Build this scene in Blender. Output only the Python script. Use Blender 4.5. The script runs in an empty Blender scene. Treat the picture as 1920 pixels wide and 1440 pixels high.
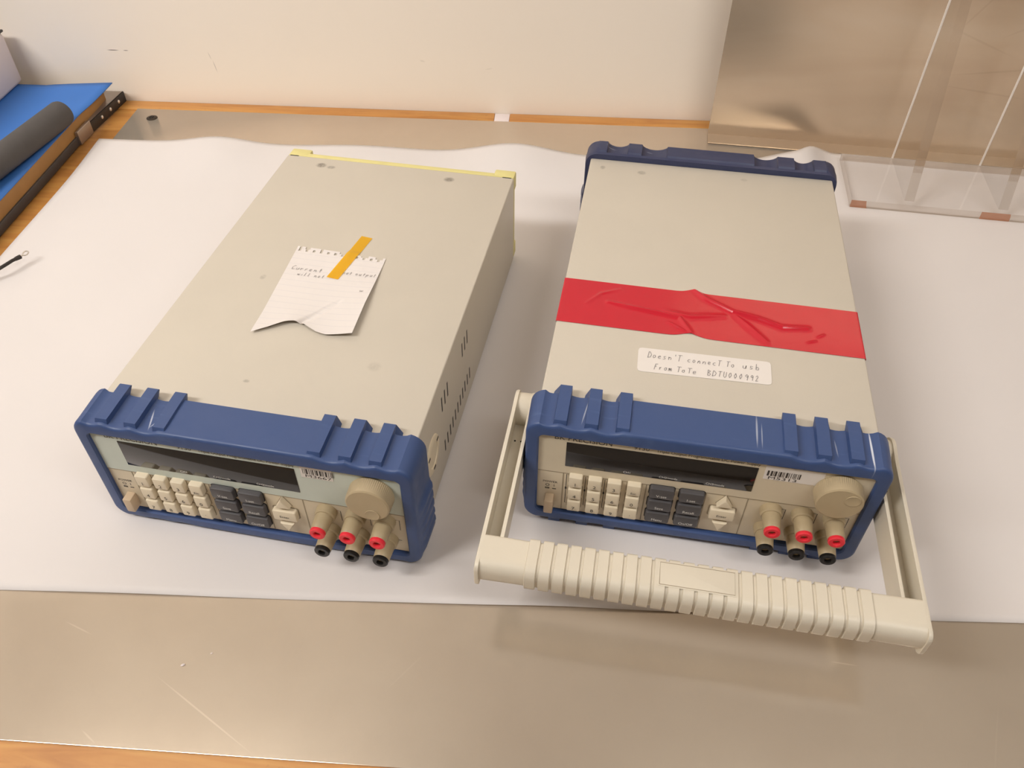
import bpy, bmesh, math, random
from mathutils import Vector, Matrix, Euler
random.seed(7)
scene = bpy.context.scene
col = scene.collection

# ------------------------------------------------------------------ helpers
def lin(c):
    c = c / 255.0
    return c / 12.92 if c <= 0.04045 else ((c + 0.055) / 1.055) ** 2.4
def rgb(r, g, b):
    return (lin(r), lin(g), lin(b), 1.0)

class MB:
    """collects geometry for ONE mesh object"""
    def __init__(self):
        self.v = []; self.f = []; self.m = []
    def add(self, vs, fs, m=0, xf=None):
        o = len(self.v)
        for p in vs:
            self.v.append(tuple(xf @ Vector(p)) if xf is not None else tuple(p))
        for f in fs:
            self.f.append([i + o for i in f]); self.m.append(m)
        return self
    def bm(self, b, m=0, xf=None):
        b.verts.ensure_lookup_table(); b.verts.index_update()
        self.add([v.co[:] for v in b.verts], [[v.index for v in f.verts] for f in b.faces], m, xf)
        b.free(); return self
    def box(self, x0, x1, y0, y1, z0, z1, bev=0.0, m=0, seg=2, xf=None, top_taper=None):
        b = bmesh.new(); bmesh.ops.create_cube(b, size=1.0)
        for v in b.verts:
            v.co = Vector(((x0+x1)/2 + v.co.x*(x1-x0), (y0+y1)/2 + v.co.y*(y1-y0), (z0+z1)/2 + v.co.z*(z1-z0)))
        if bev > 0:
            bmesh.ops.bevel(b, geom=b.edges[:], offset=bev, segments=seg, profile=0.5, affect='EDGES', clamp_overlap=True)
        return self.bm(b, m, xf)
    def prism(self, poly, fn, a, b_, m=0, bev=0.0, xf=None):
        """poly: 2-D points; fn(u,v,t)->3-D; extruded from t=a to t=b_"""
        b = bmesh.new(); n = len(poly)
        lo = [b.verts.new(fn(u, v, a)) for u, v in poly]; hi = [b.verts.new(fn(u, v, b_)) for u, v in poly]
        b.faces.new(lo[::-1]); top = b.faces.new(hi)
        for i in range(n): b.faces.new((lo[i], lo[(i+1) % n], hi[(i+1) % n], hi[i]))
        bmesh.ops.recalc_face_normals(b, faces=b.faces[:])
        if bev > 0:
            bmesh.ops.bevel(b, geom=list(top.edges), offset=bev, segments=2, profile=0.5, affect='EDGES', clamp_overlap=True)
        return self.bm(b, m, xf)
    def lathe(self, prof, n=32, m=0, xf=None, mfn=None, rfn=None):
        """prof: (radius, height) ; axis +z, placed by xf"""
        vs = []; fs = []; ms = []
        for r, h in prof:
            for k in range(n):
                a = 2*math.pi*k/n; rr = r*(rfn(k, h) if rfn else 1.0)
                vs.append((rr*math.cos(a), rr*math.sin(a), h))
        for i in range(len(prof)-1):
            for k in range(n):
                k2 = (k+1) % n
                fs.append([i*n+k, i*n+k2, (i+1)*n+k2, (i+1)*n+k]); ms.append(mfn(i) if mfn else m)
        fs.append(list(range(n))[::-1]); ms.append(mfn(0) if mfn else m)
        fs.append([(len(prof)-1)*n+k for k in range(n)]); ms.append(mfn(len(prof)-2) if mfn else m)
        o = len(self.v)
        for p in vs: self.v.append(tuple(xf @ Vector(p)) if xf is not None else p)
        for f, mm in zip(fs, ms): self.f.append([i+o for i in f]); self.m.append(mm)
        return self
    def tube(self, pts, r, n=10, m=0, closed=False):
        pts = [Vector(p) for p in pts]; N = len(pts); vs = []; fs = []
        for i, p in enumerate(pts):
            if closed: t = pts[(i+1) % N] - pts[i-1]
            else: t = pts[min(i+1, N-1)] - pts[max(i-1, 0)]
            t.normalize(); a = t.orthogonal().normalized() if abs(t.z) > 0.95 else t.cross(Vector((0, 0, 1))).normalized()
            b = a.cross(t); rr = r[i] if isinstance(r, (list, tuple)) else r
            for k in range(n):
                q = 2*math.pi*k/n; vs.append(p + a*rr*math.cos(q) + b*rr*math.sin(q))
        for i in range(N if closed else N-1):
            j = (i+1) % N
            for k in range(n):
                k2 = (k+1) % n; fs.append([i*n+k, i*n+k2, j*n+k2, j*n+k])
        if not closed:
            fs.append(list(range(n))[::-1]); fs.append([(N-1)*n+k for k in range(n)])
        return self.add(vs, fs, m)
    def grid(self, fn, nu, nv, m=0, keep=None):
        vs = [fn(i/nu, j/nv) for j in range(nv+1) for i in range(nu+1)]; fs = []
        for j in range(nv):
            for i in range(nu):
                if keep is None or keep(i, j):
                    a = j*(nu+1)+i; fs.append([a, a+1, a+nu+2, a+nu+1])
        return self.add(vs, fs, m)
    def text(self, s, fn, x, y, h, m=0, align='CENTER', width=None, shear=0.0):
        """flat lettering; fn(u,v)->3-D, cap height h, anchored at x (by align), baseline y"""
        vs, fs, w = glyphs(s); k = h / CAP; kx = k if width is None else width / max(w, 1e-6)
        x0 = x - (w*kx/2 if align == 'CENTER' else 0 if align == 'LEFT' else w*kx)
        return self.add([fn(x0 + a*kx + shear*b*k, y + b*k) for a, b in vs], fs, m)
    def stroke(self, pts, fn, w, m=0):
        """pen line of width w through 2-D points, laid on fn(u,v)->3-D"""
        P = [Vector((a, b)) for a, b in pts]
        if len(P) < 2: return self
        vs = []; n = len(P)
        for i, p in enumerate(P):
            t = P[min(i+1, n-1)] - P[max(i-1, 0)]
            if t.length < 1e-9: t = Vector((1, 0))
            t.normalize(); s = Vector((-t.y, t.x))*(w/2)
            vs += [fn(p.x+s.x, p.y+s.y), fn(p.x-s.x, p.y-s.y)]
        return self.add(vs, [[2*i, 2*i+1, 2*i+3, 2*i+2] for i in range(n-1)], m)
    def build(self, name, mats, parent=None, loc=None, rot=None, smooth=35, recalc=True):
        me = bpy.data.meshes.new(name)
        me.from_pydata(self.v, [], self.f)
        if not isinstance(mats, (list, tuple)): mats = [mats]
        for mm in mats: me.materials.append(mm)
        me.polygons.foreach_set('material_index', self.m)
        if recalc:
            b = bmesh.new(); b.from_mesh(me); bmesh.ops.recalc_face_normals(b, faces=b.faces[:]); b.to_mesh(me); b.free()
        me.polygons.foreach_set('use_smooth', [smooth > 0]*len(me.polygons))
        if smooth > 0: me.set_sharp_from_angle(angle=math.radians(smooth))
        me.update()
        o = bpy.data.objects.new(name, me); col.objects.link(o)
        if parent is not None: o.parent = parent
        if loc is not None: o.location = loc
        if rot is not None: o.rotation_euler = rot
        return o

GL = {}
def glyphs(s):
    if s not in GL:
        cu = bpy.data.curves.new('lettering', 'FONT'); cu.body = s; cu.resolution_u = 3
        ob = bpy.data.objects.new('lettering', cu); col.objects.link(ob)
        dg = bpy.context.evaluated_depsgraph_get(); dg.update()
        me = ob.evaluated_get(dg).to_mesh()
        vs = [(v.co.x, v.co.y) for v in me.vertices]; fs = [list(p.vertices) for p in me.polygons]
        x0 = min([a for a, b in vs] or [0]); w = max([a for a, b in vs] or [0]) - x0
        GL[s] = ([(a-x0, b) for a, b in vs], fs, w)
        bpy.data.objects.remove(ob); bpy.data.curves.remove(cu)
    return GL[s]
CAP = 1.0
_h = glyphs('H'); CAP = max(b for a, b in _h[0])

def tag(o, label=None, cat=None, group=None, kind=None):
    if label: o['label'] = label
    if cat: o['category'] = cat
    if group: o['group'] = group
    if kind: o['kind'] = kind
    return o
def empty(name, loc, rot=(0, 0, 0)):
    o = bpy.data.objects.new(name, None); col.objects.link(o)
    o.location = loc; o.rotation_euler = rot; o.empty_display_size = 0.02
    return o

# table frame: x along the bench, y towards the wall, origin at the far left corner of the metal top
TY = -0.0618; TO = Vector((-0.4702, 0.9707, 0)); TR = Matrix.Rotation(TY, 3, 'Z')
def T(x, y, z=0.0): return TR @ Vector((x, y, z)) + TO

# ------------------------------------------------------------------ materials
def metal_mix(q, colour, rough, diff):
    g = q.n('ShaderNodeBsdfGlossy'); g.distribution = 'BECKMANN'
    d = q.n('ShaderNodeBsdfDiffuse'); mx = q.n('ShaderNodeMixShader'); mx.inputs[0].default_value = diff
    q.l(colour, g.inputs['Color']); q.l(colour, d.inputs['Color'])
    if isinstance(rough, (int, float)): g.inputs['Roughness'].default_value = rough
    else: q.l(rough, g.inputs['Roughness'])
    q.l(g.outputs[0], mx.inputs[1]); q.l(d.outputs[0], mx.inputs[2]); q.l(mx.outputs[0], q.out.inputs[0])
class NM:
    def __init__(self, name):
        self.mat = bpy.data.materials.new(name); self.mat.use_nodes = True
        self.nt = self.mat.node_tree; self.nt.nodes.clear()
        self.out = self.n('ShaderNodeOutputMaterial')
        self.p = self.n('ShaderNodeBsdfPrincipled'); self.l(self.p.outputs[0], self.out.inputs[0])
        self.tc = None
    def n(self, t, **kw):
        q = self.nt.nodes.new(t)
        for k, v in kw.items(): setattr(q, k, v)
        return q
    def l(self, a, b): self.nt.links.new(a, b)
    def set(self, **kw):
        for k, v in kw.items(): self.p.inputs[k.replace('_', ' ')].default_value = v
        return self
    def obj(self):
        if self.tc is None: self.tc = self.n('ShaderNodeTexCoord')
        return self.tc.outputs['Object']
    def math(self, op, a, b=None, c=None):
        q = self.n('ShaderNodeMath', operation=op)
        for i, x in enumerate((a, b, c)):
            if x is None: continue
            if isinstance(x, (int, float)): q.inputs[i].default_value = x
            else: self.l(x, q.inputs[i])
        return q.outputs[0]
    def map(self, scale=(1, 1, 1), rot=(0, 0, 0), loc=(0, 0, 0)):
        q = self.n('ShaderNodeMapping'); self.l(self.obj(), q.inputs[0])
        q.inputs['Scale'].default_value = scale; q.inputs['Rotation'].default_value = rot; q.inputs['Location'].default_value = loc
        return q.outputs[0]
    def noise(self, scale, detail=3, rough=0.5, vec=None, dist=0.0):
        q = self.n('ShaderNodeTexNoise'); self.l(vec if vec is not None else self.obj(), q.inputs['Vector'])
        q.inputs['Scale'].default_value = scale; q.inputs['Detail'].default_value = detail
        q.inputs['Roughness'].default_value = rough; q.inputs['Distortion'].default_value = dist
        return q.outputs[0]
    def ramp(self, fac, stops):
        q = self.n('ShaderNodeValToRGB'); self.l(fac, q.inputs[0]); e = q.color_ramp.elements
        while len(e) < len(stops): e.new(0.5)
        for i, (p, c) in enumerate(stops):
            e[i].position = p; e[i].color = c if isinstance(c, tuple) else (c, c, c, 1)
        return q.outputs[0]
    def mix(self, fac, a, b):
        q = self.n('ShaderNodeMix', data_type='RGBA')
        if isinstance(fac, (int, float)): q.inputs[0].default_value = fac
        else: self.l(fac, q.inputs[0])
        for i, x in ((6, a), (7, b)):
            if isinstance(x, tuple): q.inputs[i].default_value = x
            else: self.l(x, q.inputs[i])
        return q.outputs[2]
    def spot(self, c, s, rot=0.0):
        """soft mark of half-size s (x,y,z) at c in object space"""
        q = self.n('ShaderNodeMapping', vector_type='TEXTURE'); self.l(self.obj(), q.inputs[0])
        q.inputs['Location'].default_value = c; q.inputs['Rotation'].default_value = rot if isinstance(rot, tuple) else (0, 0, rot); q.inputs['Scale'].default_value = s
        d = self.n('ShaderNodeVectorMath', operation='LENGTH'); self.l(q.outputs[0], d.inputs[0])
        r = self.n('ShaderNodeMapRange', interpolation_type='SMOOTHSTEP'); self.l(d.outputs['Value'], r.inputs[0])
        r.inputs[1].default_value = 1.0; r.inputs[2].default_value = 0.35; r.inputs[3].default_value = 0; r.inputs[4].default_value = 1
        return r.outputs[0]
    def bump(self, h, strength=0.2, dist=0.001):
        q = self.n('ShaderNodeBump'); q.inputs['Strength'].default_value = strength; q.inputs['Distance'].default_value = dist
        self.l(h, q.inputs['Height']); self.l(q.outputs[0], self.p.inputs['Normal'])
    def base(self, s): self.l(s, self.p.inputs['Base Color'])

def plain(name, c, rough=0.5, metallic=0.0, spec=0.5, var=0.0, vscale=60, bump=0.0, bscale=900):
    q = NM(name); q.set(Base_Color=c, Roughness=rough, Metallic=metallic, Specular_IOR_Level=spec)
    if var > 0:
        a = tuple(min(1, x*(1-var)) for x in c[:3]) + (1,); b = tuple(min(1, x*(1+var)) for x in c[:3]) + (1,)
        q.base(q.ramp(q.noise(vscale, 4), [(0.3, a), (0.7, b)]))
    if bump > 0: q.bump(q.noise(bscale, 2), bump, 0.0004)
    return q.mat

def case_paint(name, c, spots):
    q = NM(name); q.set(Roughness=0.42, Specular_IOR_Level=0.4)
    a = tuple(x*0.96 for x in c[:3]) + (1,)
    base = q.ramp(q.noise(14, 4), [(0.3, a), (0.7, c)])
    for (x, y, sx, sy, k) in spots:
        f = q.math('MULTIPLY', q.spot((x, y, 0.0987), (sx, sy, 0.02)), q.math('MULTIPLY', q.noise(500, 3), k))
        base = q.mix(f, base, rgb(70, 60, 52))
    q.base(base); q.bump(q.noise(1100, 2), 0.12, 0.0003)
    return q.mat
CASE = rgb(199, 190, 175)
M = {}
M['case_one'] = case_paint('putty_case_paint', CASE, [(-.070, .3385, .006, .005, 1.1), (-.060, .3367, .005, .0035, .8), (.0506, .3373, .006, .005, 1.0), (-.02, .06, .003, .002, .6), (.06, .09, .006, .006, .25), (-.055, .17, .003, .004, .4)])
M['case_two'] = case_paint('putty_case_paint_clean', CASE, [(-.095, .3238, .003, .004, .7), (-.0598, .3209, .005, .004, .7), (.03, .325, .004, .003, .3)])

def rubber(name, c, scratches, amount=0.35):
    q = NM(name); q.set(Roughness=0.42, Specular_IOR_Level=0.45)
    s1 = q.ramp(q.noise(30, 5, 0.6, q.map((1, 6, 1), (0, 0, .4))), [(0.62, 0.0), (0.8, 1.0)])
    light = (c[0]*1.9+.02, c[1]*1.8+.02, c[2]*1.5+.02, 1)
    b = q.mix(q.math('MULTIPLY', s1, amount), c, light)
    for (cx, cy, cz, sx, sy, rz, k) in scratches:
        b = q.mix(q.math('MULTIPLY', q.spot((cx, cy, cz), (sx, sy, .02), rz), k), b, rgb(205, 210, 220))
    q.base(b)
    q.l(q.ramp(q.noise(70, 4), [(0.3, 0.36), (0.7, 0.52)]), q.p.inputs['Roughness'])
    q.bump(q.noise(1500, 2), 0.08, 0.0003)
    return q.mat
BLUE = rgb(58, 79, 124)
M['blue_one'] = rubber('blue_rubber_scuffed', BLUE, [(-.062, .012, .104, .0007, .010, .25, .7), (-.058, .010, .104, .0006, .006, -.5, .6)])
M['blue_two'] = rubber('blue_rubber_worn', BLUE, [(.0990, .015, .104, .0008, .019, .02, 1.3), (-.0765, .016, .103, .0006, .012, -.12, .5), (.030, .018, .105, .0008, .016, .0, .5), (.033, .014, .105, .0005, .012, .0, .4), (.078, .014, .103, .0006, .008, .1, .35)], 0.5)
M['navy'] = rubber('dark_navy_rubber', rgb(50, 56, 86), [(-.09, .353, .104, .006, .0006, 0, .4), (-.055, .353, .104, .004, .0006, 0, .4)], 0.3)
M['panel_low'] = plain('panel_plastic', rgb(212, 198, 172), 0.5, var=.03, vscale=30)
M['panel_up_one'] = plain('panel_overlay_greenish', rgb(196, 203, 192), 0.45, var=.02)
M['panel_up_two'] = plain('panel_overlay_beige', rgb(208, 195, 170), 0.45, var=.02)
M['recess'] = plain('panel_recess_line', rgb(150, 136, 112), 0.6)
M['ink'] = plain('dark_print', rgb(58, 52, 48), 0.6)
M['whiteink'] = plain('white_print', rgb(225, 222, 216), 0.6)
M['dark'] = plain('dark_gap', rgb(26, 24, 24), 0.8)
q = NM('display_window'); q.set(Base_Color=rgb(22, 19, 19), Roughness=0.06, Specular_IOR_Level=0.6); M['display'] = q.mat
M['key'] = plain('cream_key_plastic', rgb(218, 204, 178), 0.45)
M['dkey'] = plain('charcoal_key_plastic', rgb(76, 73, 74), 0.42)
M['power'] = plain('tan_button_plastic', rgb(194, 171, 143), 0.45)
M['knob'] = plain('tan_knob_plastic', rgb(178, 160, 128), 0.42, var=.03)
M['post'] = plain('tan_post_plastic', rgb(170, 152, 120), 0.38, var=.04)
M['red'] = plain('red_ring_plastic', rgb(232, 48, 62), 0.38)
M['black'] = plain('black_ring_plastic', rgb(24, 23, 23), 0.3)
M['brass'] = plain('brass_socket', rgb(150, 110, 70), 0.3, 1.0)
M['handle'] = plain('cream_handle_plastic', rgb(213, 204, 186), 0.42, var=.02, vscale=30, bump=.06)
M['yellow'] = plain('yellowed_plastic', rgb(216, 205, 138), 0.5, var=.04)
M['foot'] = plain('black_rubber_foot', rgb(35, 34, 34), 0.7)
M['label'] = plain('white_label_paper', rgb(224, 217, 210), 0.6)
M['pen'] = plain('grey_pen_ink', rgb(150, 144, 142), 0.7)

# aluminium bench top
q = NM('brushed_aluminium_top'); q.set(Metallic=.72, Specular_IOR_Level=0.5)
fine = q.noise(900, 2, 0.5, q.map((1, 1, 1)))
big = q.noise(9, 4, 0.55)
b = q.ramp(big, [(0.3, rgb(208, 195, 178)), (0.7, rgb(217, 205, 188))])
for (x, y, hl, an, k) in ((-.367, -.3437, .048, -.53, .42), (-.464, -.295, .013, -.36, .35), (-.428, -.362, .008, -.57, .3), (.022, -.2864, .010, -.10, .4), (-.25, -.31, .02, .9, .1), (.1, -.33, .03, 1.2, .1)):
    b = q.mix(q.math('MULTIPLY', q.spot((x, y, .7798), (hl, .0007, .02), an), k), b, rgb(250, 240, 222))
metal_mix(q, b, q.math('ADD', q.math('MULTIPLY', big, .05), .15), .34)
M['alu'] = q.mat
q = NM('stainless_sheet'); q.set(Metallic=.75)
st = q.noise(5, 3, 0.5, q.map((1, 1, 4), (0, .12, 0)), .6)
b = q.ramp(st, [(0.25, rgb(196, 174, 150)), (0.55, rgb(206, 186, 162)), (0.8, rgb(212, 194, 172))])
for (x, z, sx, rz) in [(.26, .13, .05, .35), (.30, .10, .07, -.15), (.29, .075, .06, .1), (.31, .15, .04, -.5), (.25, .16, .03, -1.0), (.33, .12, .03, -.9)]:
    b = q.mix(q.math('MULTIPLY', q.spot((x, 0, z), (sx, .05, .0016), (0, rz, 0)), .11), b, rgb(120, 102, 84))
metal_mix(q, b, .27, .48)
M['steel'] = q.mat

# wood
q = NM('orange_bench_wood'); q.set(Roughness=0.4)
w = q.noise(7, 5, .6, q.map((1, 12, 12)), 1.2)
b = q.ramp(w, [(0.25, rgb(166, 106, 50)), (0.5, rgb(192, 134, 68)), (0.75, rgb(205, 155, 84))])
b = q.mix(q.math('MULTIPLY', q.ramp(q.noise(60, 4, .7), [(0.62, 0.0), (0.75, 1.0)]), .3), b, rgb(90, 50, 24))
q.base(b); q.bump(w, .1, .001); M['wood'] = q.mat
# paper
q = NM('white_paper'); q.set(Roughness=0.75, Specular_IOR_Level=0.25)
q.base(q.ramp(q.noise(3, 3), [(0.3, rgb(214, 208, 205)), (0.7, rgb(219, 213, 210))])); q.bump(q.noise(5, 2), .1, .004); M['paper'] = q.mat
# note paper with faint ruled lines
q = NM('ruled_note_paper'); q.set(Roughness=0.75, Specular_IOR_Level=0.2)
sep = q.n('ShaderNodeSeparateXYZ'); q.l(q.obj(), sep.inputs[0])
fr = q.math('FRACT', q.math('MULTIPLY', sep.outputs['Y'], 1/0.0068))
ln = q.math('LESS_THAN', fr, 0.07)
b = q.mix(q.math('MULTIPLY', ln, .3), rgb(222, 215, 210), rgb(190, 186, 192))
q.base(b); q.bump(q.noise(60, 3), .25, .002); M['note'] = q.mat
# amber tape
q = NM('amber_tape'); q.set(Base_Color=rgb(240, 186, 30), Roughness=0.2, Specular_IOR_Level=0.5)
tr = q.n('ShaderNodeBsdfTransparent'); tr.inputs[0].default_value = rgb(255, 214, 80)
mx = q.n('ShaderNodeMixShader'); mx.inputs[0].default_value = 0.62
q.l(tr.outputs[0], mx.inputs[1]); q.l(q.p.outputs[0], mx.inputs[2]); q.l(mx.outputs[0], q.out.inputs[0]); M['kapton'] = q.mat
M['redtape'] = plain('red_vinyl_tape', rgb(192, 22, 42), 0.2, spec=.5, var=.03, vscale=20)
# painted wall with scuffs
q = NM('cream_wall_paint'); q.set(Roughness=0.6, Specular_IOR_Level=0.3)
b = q.ramp(q.noise(1.4, 3), [(0.3, rgb(232, 220, 205)), (0.7, rgb(236, 225, 211))])
for (x, z, sx, sz, rot, k) in [(-.019, .0633, .009, .0007, 0, .9), (-.003, .0633, .004, .0006, 0, .8), (.100, .060, .0007, .006, -.25, .25), (.1035, .047, .0007, .009, -.15, .35), (.36, .062, .004, .0015, .2, .12), (.44, .055, .006, .001, -.2, .1)]:
    b = q.mix(q.math('MULTIPLY', q.spot((x, 0, z), (sx, .05, sz), (0, rot, 0)), k), b, rgb(80, 70, 62))
q.base(b); q.bump(q.noise(220, 3), .06, .001); M['wall'] = q.mat
M['ceiling'] = plain('ceiling_paint', rgb(200, 192, 182), .8)
M['floor'] = plain('floor_vinyl', rgb(150, 140, 128), .4, var=.1, vscale=8)
M['mat'] = plain('blue_foam_mat', rgb(58, 114, 190), .62, var=.06, vscale=12)
M['brown'] = plain('brown_board_edge', rgb(160, 116, 62), .6, var=.1, vscale=30)
M['steelframe'] = plain('dark_frame_paint', rgb(62, 56, 54), .45, var=.08)
M['blacksteel'] = plain('black_slotted_steel', rgb(40, 36, 35), .4)
M['galv'] = plain('galvanised_steel', rgb(168, 156, 146), .35, .8, var=.06)
M['bright'] = plain('bright_rivet', rgb(235, 228, 220), .3, .6)
M['foam'] = plain('charcoal_foam', rgb(82, 78, 76), .85, var=.05, vscale=60, bump=.3, bscale=700)
M['foamend'] = plain('charcoal_foam_cut_end', rgb(70, 66, 66), .9)
M['whitebox'] = plain('white_carton', rgb(226, 214, 212), .55)
M['cord'] = plain('black_wire_jacket', rgb(42, 35, 32), .5)
M['tin'] = plain('tinned_terminal', rgb(215, 208, 200), .3, .9)
M['screw'] = plain('dark_screw', rgb(60, 52, 44), .4, .6)

def acrylic_sheet():
    q = NM('clear_acrylic_face')
    tr = q.n('ShaderNodeBsdfTransparent'); tr.inputs[0].default_value = (.985, .98, .975, 1)
    gl = q.n('ShaderNodeBsdfGlossy'); gl.inputs['Roughness'].default_value = .03
    fr = q.n('ShaderNodeFresnel'); fr.inputs[0].default_value = 1.49
    geo = q.n('ShaderNodeNewGeometry'); front = q.math('SUBTRACT', 1.0, geo.outputs['Backfacing'])
    mx = q.n('ShaderNodeMixShader'); q.l(q.math('MULTIPLY', fr.outputs[0], front), mx.inputs[0]); q.l(tr.outputs[0], mx.inputs[1]); q.l(gl.outputs[0], mx.inputs[2])
    q.l(mx.outputs[0], q.out.inputs[0]); return q.mat
def acrylic_edge(name, tint, refl_paint):
    q = NM(name)
    tr = q.n('ShaderNodeBsdfTransparent'); tr.inputs[0].default_value = tint
    q.set(Base_Color=(.93, .90, .87, 1), Roughness=.04, IOR=1.49, Transmission_Weight=.95)
    mx = q.n('ShaderNodeMixShader'); mx.inputs[0].default_value = .6
    q.l(tr.outputs[0], mx.inputs[1]); q.l(q.p.outputs[0], mx.inputs[2]); q.l(mx.outputs[0], q.out.inputs[0])
    if refl_paint:  # brown noise patches painted in for reflections inside the edge
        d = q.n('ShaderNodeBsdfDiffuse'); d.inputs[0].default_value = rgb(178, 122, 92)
        v = q.noise(1.0, 0, 0, q.map((38, 0, 20), (0, 0, 0), refl_paint))
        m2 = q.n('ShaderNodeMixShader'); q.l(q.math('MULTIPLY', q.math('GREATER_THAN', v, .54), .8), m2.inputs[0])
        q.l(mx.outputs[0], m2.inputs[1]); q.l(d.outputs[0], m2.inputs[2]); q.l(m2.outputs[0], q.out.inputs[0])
    return q.mat
M['acr_line'] = plain('acrylic_corner_glint_paint', rgb(244, 238, 230), .4)  # white colour stands in for light caught along the back edge
M['acr'] = acrylic_sheet(); M['acr_edge'] = acrylic_edge('polished_acrylic_edge', (.70, .64, .58, 1), None)
M['acr_front'] = acrylic_edge('acrylic_edge_painted_reflections', (.62, .56, .50, 1), (3.1, 0, .35))
M['acr_ribfront'] = acrylic_edge('acrylic_rib_edge', (.74, .69, .63, 1), None)

# ------------------------------------------------------------------ the setting
RT = (0, 0, TY)
def slab(name, x0, x1, y0, y1, z0, z1, mat):
    o = MB().box(x0, x1, y0, y1, z0, z1).build(name, mat, loc=TO, rot=RT, smooth=0); return tag(o, kind='structure')
WY = .0216
def wall_obj():
    mb = MB().box(-1.9, 2.6, 0, .1, -.78, 1.75)
    o = mb.build('wall_back', M['wall'], loc=T(0, WY + .0005), rot=RT, smooth=0); return tag(o, kind='structure')
wall_obj()
slab('floor', -1.9, 2.6, -3.4, WY, -.82, -.78, M['floor'])
slab('ceiling', -1.9, 2.6, -3.4, WY, 1.75, 1.8, M['ceiling'])
slab('wall_left', -2.0, -1.9, -3.4, WY + .1, -.78, 1.75, M['ceiling'])
slab('wall_right', 2.6, 2.7, -3.4, WY + .1, -.78, 1.75, M['ceiling'])
slab('wall_front', -1.9, 2.6, -3.5, -3.4, -.78, 1.75, M['ceiling'])

# ------------------------------------------------------------------ workbench
bench = empty('workbench', T(.7, -.4, -.78), RT)
tag(bench, 'workbench with brushed aluminium top and orange wooden rim against the wall', 'workbench')
def B(x, y, z=0.0): return (x - .7, y + .4, z + .78)
def bbox(mb, x0, x1, y0, y1, z0, z1, bev=0, m=0):
    a = B(x0, y0, z0); b = B(x1, y1, z1); mb.box(a[0], b[0], a[1], b[1], a[2], b[2], bev, m)
mb = MB(); bbox(mb, 0, 1.6, -.7672, 0, -.0014, -.0002, .0004); mb.build('metal_top', M['alu'], bench)
mb = MB(); bbox(mb, -.052, 1.66, -.82, -.002, -.034, -.0016, .0015); mb.build('wood_core', M['wood'], bench)
mb = MB(); bbox(mb, -.052, .4467, -.0019, .0215, -.03, -.0006, .001); mb.build('wood_rim', M['wood'], bench)
mb = MB(); bbox(mb, .4656, 1.66, -.0019, .0215, -.03, -.0006, .001); mb.build('wood_rim', M['wood'], bench)
mb = MB(); bbox(mb, .4469, .4654, .0005, .0214, -.03, -.0012, .0005); mb.build('rim_filler', M['whitebox'], bench)['label'] = 'pale filler in the rim gap'
mb = MB()
c = Vector(B(.0272, -.0232, -.0002))
mb.lathe([(.0066, 0), (.0066, .0003), (.0056, .0009), (.0030, .0011), (.0028, .0003), (.0005, .0002)], 24, 0, Matrix.Translation(c))
mb.box(c.x-.0034, c.x+.0034, c.y-.0005, c.y+.0005, c.z+.0009, c.z+.00125, 0, 1)
mb.box(c.x-.0005, c.x+.0005, c.y-.0034, c.y+.0034, c.z+.0009, c.z+.00125, 0, 1)
mb.build('screw', [M['screw'], M['black']], bench)['label'] = 'dark cross-head screw'
for lx, ly in ((.02, -.74), (1.56, -.74), (.02, -.06), (1.56, -.06)):
    mb = MB(); bbox(mb, lx-.03, lx+.03, ly-.03, ly+.03, -.779, -.0345, .002); mb.build('leg', M['wood'], bench)

# white sheet of paper, far edge curling
def paper_pt(u, v):
    x = -.0145 + u*1.18
    y0 = -.6772 + .0307*x; 
    t_ = max(0.0, min(1.0, (x-.79)/.05)); yb = -.0815 + .0325*t_*t_*(3-2*t_) - max(0.0, x-.84)*.099
    xl = x + (.004*(1-v))*(1-u) + .002*math.sin(v*9)*(1-u)**6
    y = y0 + (yb - y0)*v
    e = max(0.0, (v - .84)/.16); e = e*e*(3-2*e)
    z = .0004 + e*(.0085*math.exp(-((x-.132)/.045)**2) + .0135*math.exp(-((x-.478)/.055)**2) + .0175*math.exp(-((x-.805)/.05)**2)
                   + .004*math.exp(-((x-.30)/.07)**2) + .003*math.exp(-((x-.64)/.06)**2) + .0015)
    if x > .805: z = .0004 + (z-.0004)*(1-min(1, (x-.805)/.045)**2*(3-2*min(1, (x-.805)/.045)))
    f = max(0.0, (.05 - v)/.05)
    z += f*f*(.0012*(1+math.sin(x*31))*.5 + .003*math.exp(-((x-.545)/.05)**2))
    return (xl, y, z)
mb = MB(); mb.grid(paper_pt, 190, 90)
o = mb.build('paper_sheet', M['paper'], loc=T(0, 0, 0), rot=RT, smooth=60)
sm = o.modifiers.new('thickness', 'SOLIDIFY'); sm.thickness = .0002; sm.offset = 1
tag(o, 'large white paper sheet under both instruments, its far edge curling upward', 'paper')

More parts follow.
